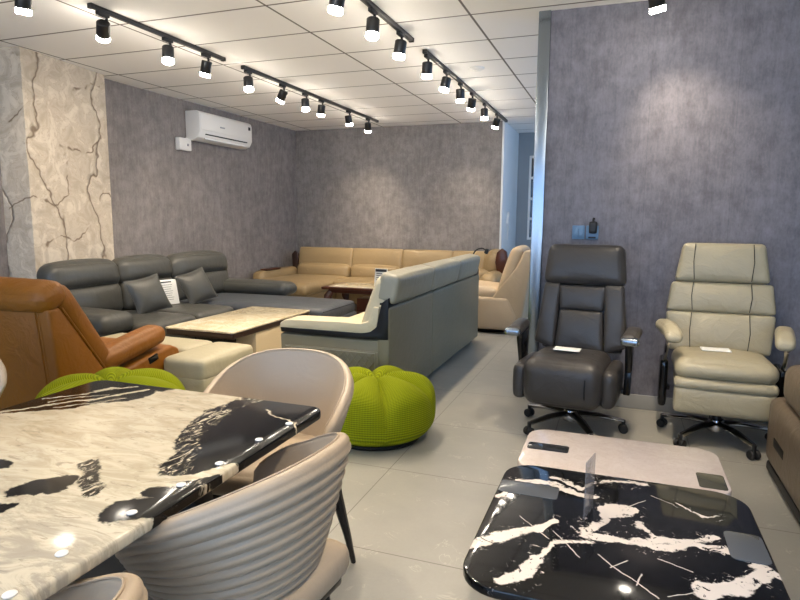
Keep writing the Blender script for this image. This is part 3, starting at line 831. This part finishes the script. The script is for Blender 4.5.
def wsarm(s):
    B().prism(wsx(arm_top + arm_low), *((-Lh - .005, -Lh + .20) if s < 0 else (Lh - .20, Lh + .005)), 'xz', .02, seg=3).build('arm_pad', M['cream_leather'], WS)
    tr = [(-2.295, .562), (-2.1, .562), (-1.85, .562), (-1.65, .560), (-1.585, .575), (-1.54, .612), (-1.522, .70), (-1.502, .78), (-1.452, .815), (-1.452, .525), (-1.6, .520), (-2.0, .520), (-2.29, .526)]
    B().prism(wsx(tr), *((-Lh - .008, -Lh + .19) if s < 0 else (Lh - .19, Lh + .008)), 'xz', .006).build('trim_band', M['black_leather'], WS)
    # quilted end panel
    y = -Lh - .004 if s < 0 else Lh + .004
    q = B().pad((.74, .02, .33), (-2.275 + .385 - ox, y, .27), (0, 0, 0), .008, (0, .004, 0), 8)
    q.build('end_panel', M['sage_leather'], WS)
    d = B()
    x0, x1, z0, z1 = -2.245 - ox, -1.545 - ox, .12, .42
    for k in range(-9, 22):
        for dr in (1, -1):
            # diagonal quilting lines clipped to the panel
            xs = x0 + k * .055 if dr == 1 else x1 - k * .055
            pts = []
            for i in range(13):
                zz = z0 + (z1 - z0) * i / 12; xx = xs + dr * (zz - z0) * .8
                if x0 <= xx <= x1: pts.append((xx, y + s * .0165, zz))
            if len(pts) >= 2: d.tube(pts, .0032, 4)
    d.build('quilting', M['sage_leather'], WS, kind='stuff')
    B().tube([(x0, y + s * .0165, z1 + .008), (x1, y + s * .0165, z1 + .008), (x1, y + s * .0165, z0)], .003, 6).build('piping', M['slate_head'], WS)
wsarm(-1); wsarm(1)
# back panels
for y0, y1 in ((-1.375, -.37), (-.365, 1.375)):
    B().prism([(-1.535 - ox, .05), (-1.445 - ox, .05), (-1.445 - ox, .74), (-1.46 - ox, .755), (-1.52 - ox, .755), (-1.535 - ox, .74)], y0, y1, 'xz', .014, seg=3).build('back_panel', M['sage_leather'], WS)
B().box((.085, 2.70, .03), (-1.492 - ox, .0, .769), (0, 0, 0), bev=.008).build('top_band', M['black_leather'], WS)
for k in range(3):
    w_ = .835
    yy = -1.35 + w_ / 2 + k * (w_ + .002)
    # lower back cushion and folded-up headrest
    B().pad((.15, w_, .44), (-1.560 - ox, yy, .735), (0, .36, 0), .045, (.015, 0, .008), 12).build('back_cushion', M['cream_leather'], WS)
    B().pad((.15, w_ + .006, .205), (-1.470 - ox, yy, .876), (0, .20, 0), .035, (.010, 0, .006), 14).build('headrest', M['slate_head'], WS)
for k in range(3):
    B().pad((.46, .775, .10), (-1.80 - ox, -.78 + k * .78, .512), (0, .03, 0), .05, (0, 0, .018), 10).build('seat_cushion', M['cream_leather'], WS)
for sx in (-2.2, -1.53):
    for sy in (-1.28, 1.28): B().box((.07, .07, .05), (sx - ox, sy, .025), bev=.006).build('foot', M['black'], WS)
# reading lamp on its far end
rl = thing('reading_lamp', 'thin black gooseneck reading lamp at the far end of the pale sofa', 'lamp', (-1.51, 6.36, .7845))
B().lathe([(.001, 0), (.025, 0), (.022, .018), (.001, .02)], seg=14).build('base', M['black_matte'], rl)
B().tube(curve([(0, 0, .018), (.005, 0, .12), (.05, -.01, .225), (.12, -.02, .255), (.16, -.02, .24)], 6), .0075, 8).build('gooseneck', M['black_matte'], rl)
B().pad((.04, .05, .055), (.175, -.02, .225), (0, .3, 0), .012, n=6).build('lamp_head', M['black_matte'], rl)

# ------------------------------------------------------------------ dark sofa with chaise
DS = thing('dark_sofa', 'dark grey leather corner sofa along the left wall', 'sofa', (-4.5, 5.2, 0))
ox, oy = -4.5, 5.2
def dp(name, m, size, c, rot=(0, 0, 0), r=.06, puff=(0, 0, 0), n=12, fn=None):
    return B().pad(size, (c[0] - ox, c[1] - oy, c[2]), rot, r, puff, n, fn).build(name, m, DS)
DL = M['dark_leather']
dp('base', DL, (1.00, 2.40, .20), (-4.42, 4.95, .15), r=.03)
dp('chaise_base', M['blue_leather'], (1.18, .84, .26), (-3.34, 5.73, .19), r=.04, puff=(.01, 0, 0))
dp('back_frame', DL, (.20, 2.60, .50), (-4.86, 5.02, .45), r=.05)
for k, (y0, y1) in enumerate(((3.82, 4.60), (4.61, 5.34), (5.35, 6.33))):
    ym = (y0 + y1) / 2; w_ = y1 - y0
    dp('back_cushion', DL, (.20, w_ - .01, .30), (-4.66, ym, .56), (0, -.12, 0), .07, (.035, 0, .01))
    def hr(v): return Vector((v.x - .25 * v.z * abs(v.z), v.y, v.z - .018 * (abs(v.y) / .42) ** 4))
    dp('headrest', DL, (.24, w_ + .02, .27), (-4.70, ym, .80), (0, -.16, 0), .10, (.03, 0, .02), 14, hr)
for (y0, y1) in ((4.02, 4.72), (4.73, 5.33)):
    dp('seat_cushion', DL, (.86, y1 - y0, .19), (-4.22, (y0 + y1) / 2, .325), r=.06, puff=(.01, 0, .025))
dp('chaise_cushion', M['blue_leather'], (1.82, .82, .16), (-3.68, 5.98 - .23, .355), r=.055, puff=(.01, 0, .03))
B().tube([(-2.775 - ox, 5.36 - oy, .405), (-2.768 - ox, 5.75 - oy, .408), (-2.775 - ox, 6.12 - oy, .405)], .004, 6).build('piping', M['black_leather'], DS)
dp('arm', DL, (.90, .26, .34), (-4.43, 3.87, .25), r=.06)
dp('arm_cushion', DL, (.96, .36, .17), (-4.38, 3.87, .455), (0, 0, 0), .07, (.01, .01, .025))
dp('arm', DL, (1.00, .22, .38), (-4.35, 6.28, .26), r=.05)
dp('arm_cushion', DL, (1.14, .30, .16), (-4.24, 6.29, .50), (0, 0, 0), .075, (.02, .01, .015))
for (x, y) in ((-4.8, 3.87), (-4.2, 3.87), (-4.85, 6.3), (-2.85, 5.42), (-2.85, 6.05)):
    B().box((.06, .06, .062), (x - ox, y - oy, .031), bev=.006).build('foot', M['black'], DS)
def throw_pillow(loc, rot, label):
    t = thing('throw_pillow', label, 'pillow', loc, 0, 'dark grey throw pillows on the corner sofa')
    b = B()
    N = 20; w = .185
    def f(sgn_):
        def g(u, v):
            a, c = u * 2 - 1, v * 2 - 1
            k = (1 - a * a) ** .55 * (1 - c * c) ** .55 if abs(a) < 1 and abs(c) < 1 else 0
            pin = 1 - .10 * (1 - abs(a) ** 2) * abs(c) ** 2; pin2 = 1 - .10 * (1 - abs(c) ** 2) * abs(a) ** 2
            return Vector((sgn_ * .088 * k, a * w * pin2, c * w * pin))
        return g
    b.grid(f(1), N, N); b.grid(f(-1), N, N)
    X = Euler(rot, 'XYZ').to_matrix().to_4x4(); b.v = [X @ p for p in b.v]
    b.build('cover', M['dark_leather'], t, sharp=180)
    e = B()
    P = []
    for k in range(4 * 12 + 1):
        s_, q = divmod(k, 12); q = q / 12 * 2 - 1
        a, c = [(q, -1), (1, q), (-q, 1), (-1, -q)][s_ % 4]
        pin = 1 - .10 * (1 - abs(a) ** 2) * abs(c) ** 2; pin2 = 1 - .10 * (1 - abs(c) ** 2) * abs(a) ** 2
        P.append(X @ Vector((0, a * w * pin2, c * w * pin)))
    e.tube(P, .004, 6); e.build('piping', M['dark_leather'], t)
throw_pillow((-4.24, 4.56, .605), (.16, -.42, -.30), 'dark grey throw pillow left of the price sheet on the corner sofa')
throw_pillow((-4.24, 5.27, .610), (.24, -.42, -.30), 'dark grey throw pillow right of the price sheet on the corner sofa')
ps = thing('price_sheet', 'white printed price sheet leaning on the dark corner sofa back', 'price sheet', (-4.34, 4.96, .45), 0)
X = Euler((0, -.22, -.25)).to_matrix().to_4x4()
q = B().box((.004, .24, .26), (0, 0, .13), bev=.001); q.v = [X @ p for p in q.v]; q.build('sheet', M['paper'], ps)
q = B()
for i in range(8): q.box((.002, .15 - .02 * (i % 3), .0035), (.0032, -.01, .205 - i * .022), bev=0)
q.box((.002, .12, .012), (.0032, 0, .235), bev=0)
q.v = [X @ p for p in q.v]; q.build('print', M['ink'], ps)

# ------------------------------------------------------------------ marble-topped table in the middle of the lounge
MT = thing('lounge_table', 'low table with a beige marble top in front of the dark corner sofa', 'coffee table', (-3.13, 4.51, 0))
B().prism(rrect(-.33, .33, -.63, .63, .02, 3), .445, .46, 'xy', .004).build('tabletop', M['beige_marble'], MT)
B().prism(rrect(-.325, .325, -.625, .625, .02, 3), .398, .4448, 'xy', .004).build('rim', M['dark_wood'], MT)
B().box((.46, .62, .397), (.085, .02, .1985), bev=.006).build('base', M['pale_panel'], MT)
B().box((.30, .16, .397), (-.02, -.38, .1985), bev=.006).build('base', M['black'], MT)

# ------------------------------------------------------------------ stone-coloured leather bench
def ottoman(label, x0, x1, y0, y1):
    OT = thing('leather_ottoman', label, 'ottoman', ((x0 + x1) / 2, (y0 + y1) / 2, 0))
    w_, d_ = x1 - x0, y1 - y0
    B().pad((w_, d_, .24), (0, 0, .17), (0, 0, 0), .03, (.004, .004, 0), 12).build('body', M['ott_leather'], OT)
    B().pad((w_, d_, .15), (0, 0, .333), (0, 0, 0), .04, (.004, .004, .012), 12).build('cushion', M['ott_leather'], OT)
    for sx in (-1, 1):
        for sy in (-1, 1): B().box((.05, .05, .052), (sx * (w_ / 2 - .06), sy * (d_ / 2 - .06), .026), bev=.005).build('foot', M['black'], OT)
ottoman('pale stone leather ottoman beside the arm of the orange recliner', -2.885, -2.54, 3.19, 3.79)
ottoman('cream leather bench between the orange recliner and the dark corner sofa', -3.84, -2.90, 3.46, 3.80)

# ------------------------------------------------------------------ cognac recliner
BR = thing('cognac_recliner', 'orange brown leather recliner armchair seen from behind on the left', 'armchair', (-3.38, 2.85, 0))
ox, oy = -3.38, 2.85
W = .475
BL = M['brown_leather']
def yz(l): return [(y - oy, z) for y, z in l]
B().prism(yz([(2.50, .04), (3.20, .04), (3.20, .30), (2.52, .30)]), -W + .1, W - .1, 'yz', .01).build('base', BL, BR)
B().prism(yz([(2.45, .05), (2.78, .05), (2.76, .40), (2.46, .845), (2.375, .845), (2.40, .62)]), -W + .005, W, 'yz', .02, seg=3).build('back_shell', BL, BR)
B().prism(yz([(2.438, .10), (2.47, .10), (2.46, .60), (2.39, .83), (2.366, .835), (2.392, .62)]), -W + .09, W - .09, 'yz', .008).build('back_panel', BL, BR, label='raised centre panel of the outer back')
B().pad((2 * W - .02, .15, .66), (0, 2.645 - oy, .675), (.56, 0, 0), .07, (0, .02, .0), 14).build('back_cushion', BL, BR)
B().pad((2 * W + .02, .20, .16), (0, 2.43 - oy, .905), (.5, 0, 0), .075, (.006, .015, .01), 14).build('headrest', BL, BR)
for s in (-1, 1):
    ax = s * (W - .085)
    B().prism(yz([(2.74, .05), (3.36, .05), (3.41, .09), (3.425, .34), (3.40, .43), (3.33, .46), (3.20, .445), (2.76, .36)]), ax - .085, ax + .085, 'yz', .025, seg=4).build('arm_panel', BL, BR)
    def bf(v): return Vector((v.x, v.y, v.z + .02 * (v.y / .25)))
    B().pad((.18, .56, .125), (ax, 3.015 - oy, .505), (.10, 0, 0), .055, (.008, 0, .012), 12, bf).build('arm_cushion', BL, BR)
    B().box((.012, .085, .042), (s * (W + .001), 3.14 - oy, .405), (0.25, 0, 0), bev=.004).build('control_panel', M['black_gloss'], BR)
B().pad((2 * W - .36, .62, .20), (0, 3.04 - oy, .36), (.05, 0, 0), .06, (0, .01, .03), 10).build('seat_cushion', BL, BR)
for s in (-1, 1):
    B().tube([(s * (W - .075), y - oy, z) for y, z in ((2.375, .846), (2.40, .62), (2.45, .10))], .005, 6).build('piping', BL, BR)
    B().tube([(s * (W - .004), y - oy, z) for y, z in ((2.47, .84), (2.765, .40))], .006, 6).build('piping', BL, BR)
    for yy in (2.6, 3.2): B().box((.06, .06, .045), (s * (W - .16), yy - oy, .0225), bev=.005).build('foot', M['black'], BR)

# ------------------------------------------------------------------ tan corner sofa on the far wall
TN = thing('tan_sofa', 'long tan leather corner sofa with wooden trim against the far wall', 'sofa', (-3.4, 8.6, 0))
ox, oy = -3.4, 8.6
TL = M['tan_leather']
def tp(name, m, size, c, rot=(0, 0, 0), r=.06, puff=(0, 0, 0), n=12, fn=None):
    return B().pad(size, (c[0] - ox, c[1] - oy, c[2]), rot, r, puff, n, fn).build(name, m, TN)
tp('base', TL, (3.30, .80, .26), (-3.42, 8.55, .19), r=.04)
tp('back_frame', TL, (3.34, .20, .74), (-3.30, 8.98, .45), r=.06)
xs = (-4.93, -3.98, -3.14, -2.35, -1.62)
for i in range(4):
    xm = (xs[i] + xs[i + 1]) / 2; w_ = xs[i + 1] - xs[i]
    tp('back_roll', TL, (w_ + .004, .26, .34), (xm, 8.80, .70), (-.12, 0, 0), .028, (0, .010, .006), 16, fn=lambda v: Vector((v.x, v.y + .35 * max(0, v.z - .03) ** 1.3, v.z)))
    tp('back_cushion', TL, (w_ - .02, .22, .24), (xm, 8.66, .495), (-.1, 0, 0), .07, (0, .03, .02), 12)
    b = B()
    for k in (-.25, 0, .25): b.lathe([(.001, 0), (.014, 0), (.010, .008), (.001, .010)], (xm + k * w_ - ox, 8.537 - oy - .005, .52), (PI / 2, 0, 0), 10)
    b.build('tufting', M['tan_leather'], TN, kind='stuff')
for i in range(1, 4):
    xm = (xs[i] + xs[i + 1]) / 2; w_ = xs[i + 1] - xs[i]
    tp('seat_cushion', TL, (w_ - .01, .70, .16), (xm, 8.28, .36), r=.06, puff=(0, .02, .02))
def chf(v): return Vector((v.x, v.y, v.z))
tp('chaise_cushion', TL, (.98, 1.42, .17), (-4.46, 7.88, .365), r=.07, puff=(.01, .03, .03), fn=chf)
tp('chaise_base', TL, (.92, 1.30, .26), (-4.46, 7.88, .17), r=.05)
tp('arm', TL, (.22, 1.30, .50), (-5.06, 8.30, .30), r=.08, puff=(0, .02, .01))
tp('arm', TL, (.24, .95, .56), (-1.66, 8.42, .33), r=.10, puff=(.01, .02, .01))
tp('arm_roll', TL, (.30, .40, .40), (-1.72, 8.78, .70), (0, .15, 0), .14, (.02, .02, .02))
tp('armrest_inlay', M['wood'], (.12, .40, .025), (-5.04, 8.0, .565), r=.011, n=6)
B().prism([(-.06, -.16), (.05, -.16), (.09, 0), (.07, .15), (0, .20), (-.07, .14), (-.09, 0)], -.03, .03, 'xz', .01, M=Matrix.Translation((-1.58 - ox, 8.555 - oy, .74))).build('side_trim', M['wood'], TN)
B().prism([(-.05, -.16), (.05, -.16), (.06, .1), (0, .16), (-.06, .1)], -.03, .03, 'xz', .01, M=Matrix.Translation((-5.0 - ox, 8.70 - oy, .66))).build('side_trim', M['dark_wood'], TN)
for (x, y) in ((-4.85, 7.35), (-4.1, 7.35), (-2.0, 8.25), (-2.0, 8.85), (-4.85, 8.85)):
    B().box((.08, .08, .062), (x - ox, y - oy, .031), bev=.006).build('foot', M['wood'], TN)

# wooden table in front of it
WT = thing('wooden_table', 'dark rosewood coffee table in front of the tan sofa', 'coffee table', (-3.02, 7.36, 0))
B().prism(rrect(-.66, .66, -.33, .33, .03, 3), .42, .45, 'xy', .006).build('tabletop', M['wood'], WT)
B().prism(rrect(-.58, .58, -.27, .27, .02, 3), .4502, .456, 'xy', .002).build('marble_inset', M['beige_marble'], WT)
B().box((1.16, .52, .05), (0, 0, .394), bev=.006).build('apron', M['wood'], WT)
for sx in (-1, 1):
    for sy in (-1, 1):
        B().tube(curve([(sx * .55, sy * .24, .38), (sx * .585, sy * .265, .30), (sx * .545, sy * .245, .14), (sx * .585, sy * .265, .0)], 4), [.045] * 3 + [.055] * 3 + [.04] * 4 + [.045] * 3, 8).build('leg', M['wood'], WT)
B().box((.56, .30, .30), (.06, 0, .15), bev=.01).build('cabinet', M['wood'], WT)
B().box((1.1, .46, .03), (0, 0, .11), bev=.006).build('lower_shelf', M['wood'], WT)
pt = thing('table_sign', 'white printed sign standing on the rosewood coffee table', 'sign', (-2.90, 7.22, .4562), math.radians(-10))
B().box((.20, .05, .008), (0, 0, .004), bev=.002).build('foot', M['acrylic'], pt)
B().box((.19, .006, .24), (0, 0, .127), (-.12, 0, 0), bev=.001).build('sheet', M['paper'], pt)
q = B(); q.box((.17, .002, .035), (0, -.0075 + .010, .222), (-.12, 0, 0), bev=0)
for i in range(4): q.box((.13, .002, .009), (0, -.0055 - .004 + .0045 * (2 - i) * .8, .18 - i * .026), (-.12, 0, 0), bev=0)
q.build('print', M['ink'], pt)

# ------------------------------------------------------------------ sand armchair by the hallway
HA = thing('sand_armchair', 'sand coloured reclining armchair by the hallway behind the charcoal recliner', 'armchair', (-1.45, 7.32, 0))
ox, oy = -1.45, 7.32
AF = M['armchair_fabric']
B().prism([(x - ox, z) for x, z in ((-1.85, .05), (-1.10, .05), (-1.10, .24), (-1.20, .44), (-1.80, .44), (-1.86, .36))], -.36, .36, 'xz', .04, seg=4).build('base', AF, HA)
B().prism([(x - ox, z) for x, z in ((-1.42, .40), (-1.20, .10), (-1.04, .14), (-.93, .86), (-.95, .98), (-1.03, 1.0), (-1.12, .80))], -.345, .345, 'xz', .03, seg=4).build('back_shell', AF, HA)
B().pad((.17, .66, .68), (-1.20 - ox, 0, .70), (0, .30, 0), .08, (.02, 0, .01), 12).build('back_cushion', AF, HA)
B().pad((.62, .66, .17), (-1.62 - ox, 0, .475), (0, .06, 0), .07, (0, 0, .02), 12).build('seat_cushion', AF, HA)
B().lathe([(.001, 0), (.27, 0), (.28, .02), (.24, .052), (.001, .052)], (-.02, 0, 0), seg=28).build('pedestal', M['black'], HA)

# unseen sunlit pavement, added to bounce light up onto the ceiling
pv = B().box((24, 12, .1), (-1, Y0 - 6.02, -.06), bev=0).build('pavement', plain('pavement_concrete', (214, 208, 198), .8), smooth=False); struct(pv)
sun = bpy.data.lights.new('sun', 'SUN'); sun.energy = 9; sun.color = (1, .93, .82); sun.angle = .02
so = bpy.data.objects.new('sun', sun); COL.objects.link(so); so.rotation_euler = Vector((.15, -.25, -1)).to_track_quat('-Z', 'Y').to_euler()
# ------------------------------------------------------------------ daylight and output
w = bpy.data.worlds.new('sky'); SC.world = w; w.use_nodes = True
bg = w.node_tree.nodes['Background']; bg.inputs[0].default_value = (.40, .63, 1.0, 1); bg.inputs[1].default_value = 3.2
SC.view_settings.view_transform = 'Standard'; SC.view_settings.look = 'None'
SC.view_settings.gamma = 1; SC.view_settings.exposure = 0.38; SC.view_settings.use_curve_mapping = False
SC.cycles.max_bounces = 8; SC.cycles.diffuse_bounces = 5; SC.cycles.use_denoising = True
SC.cycles.sample_clamp_indirect = 12
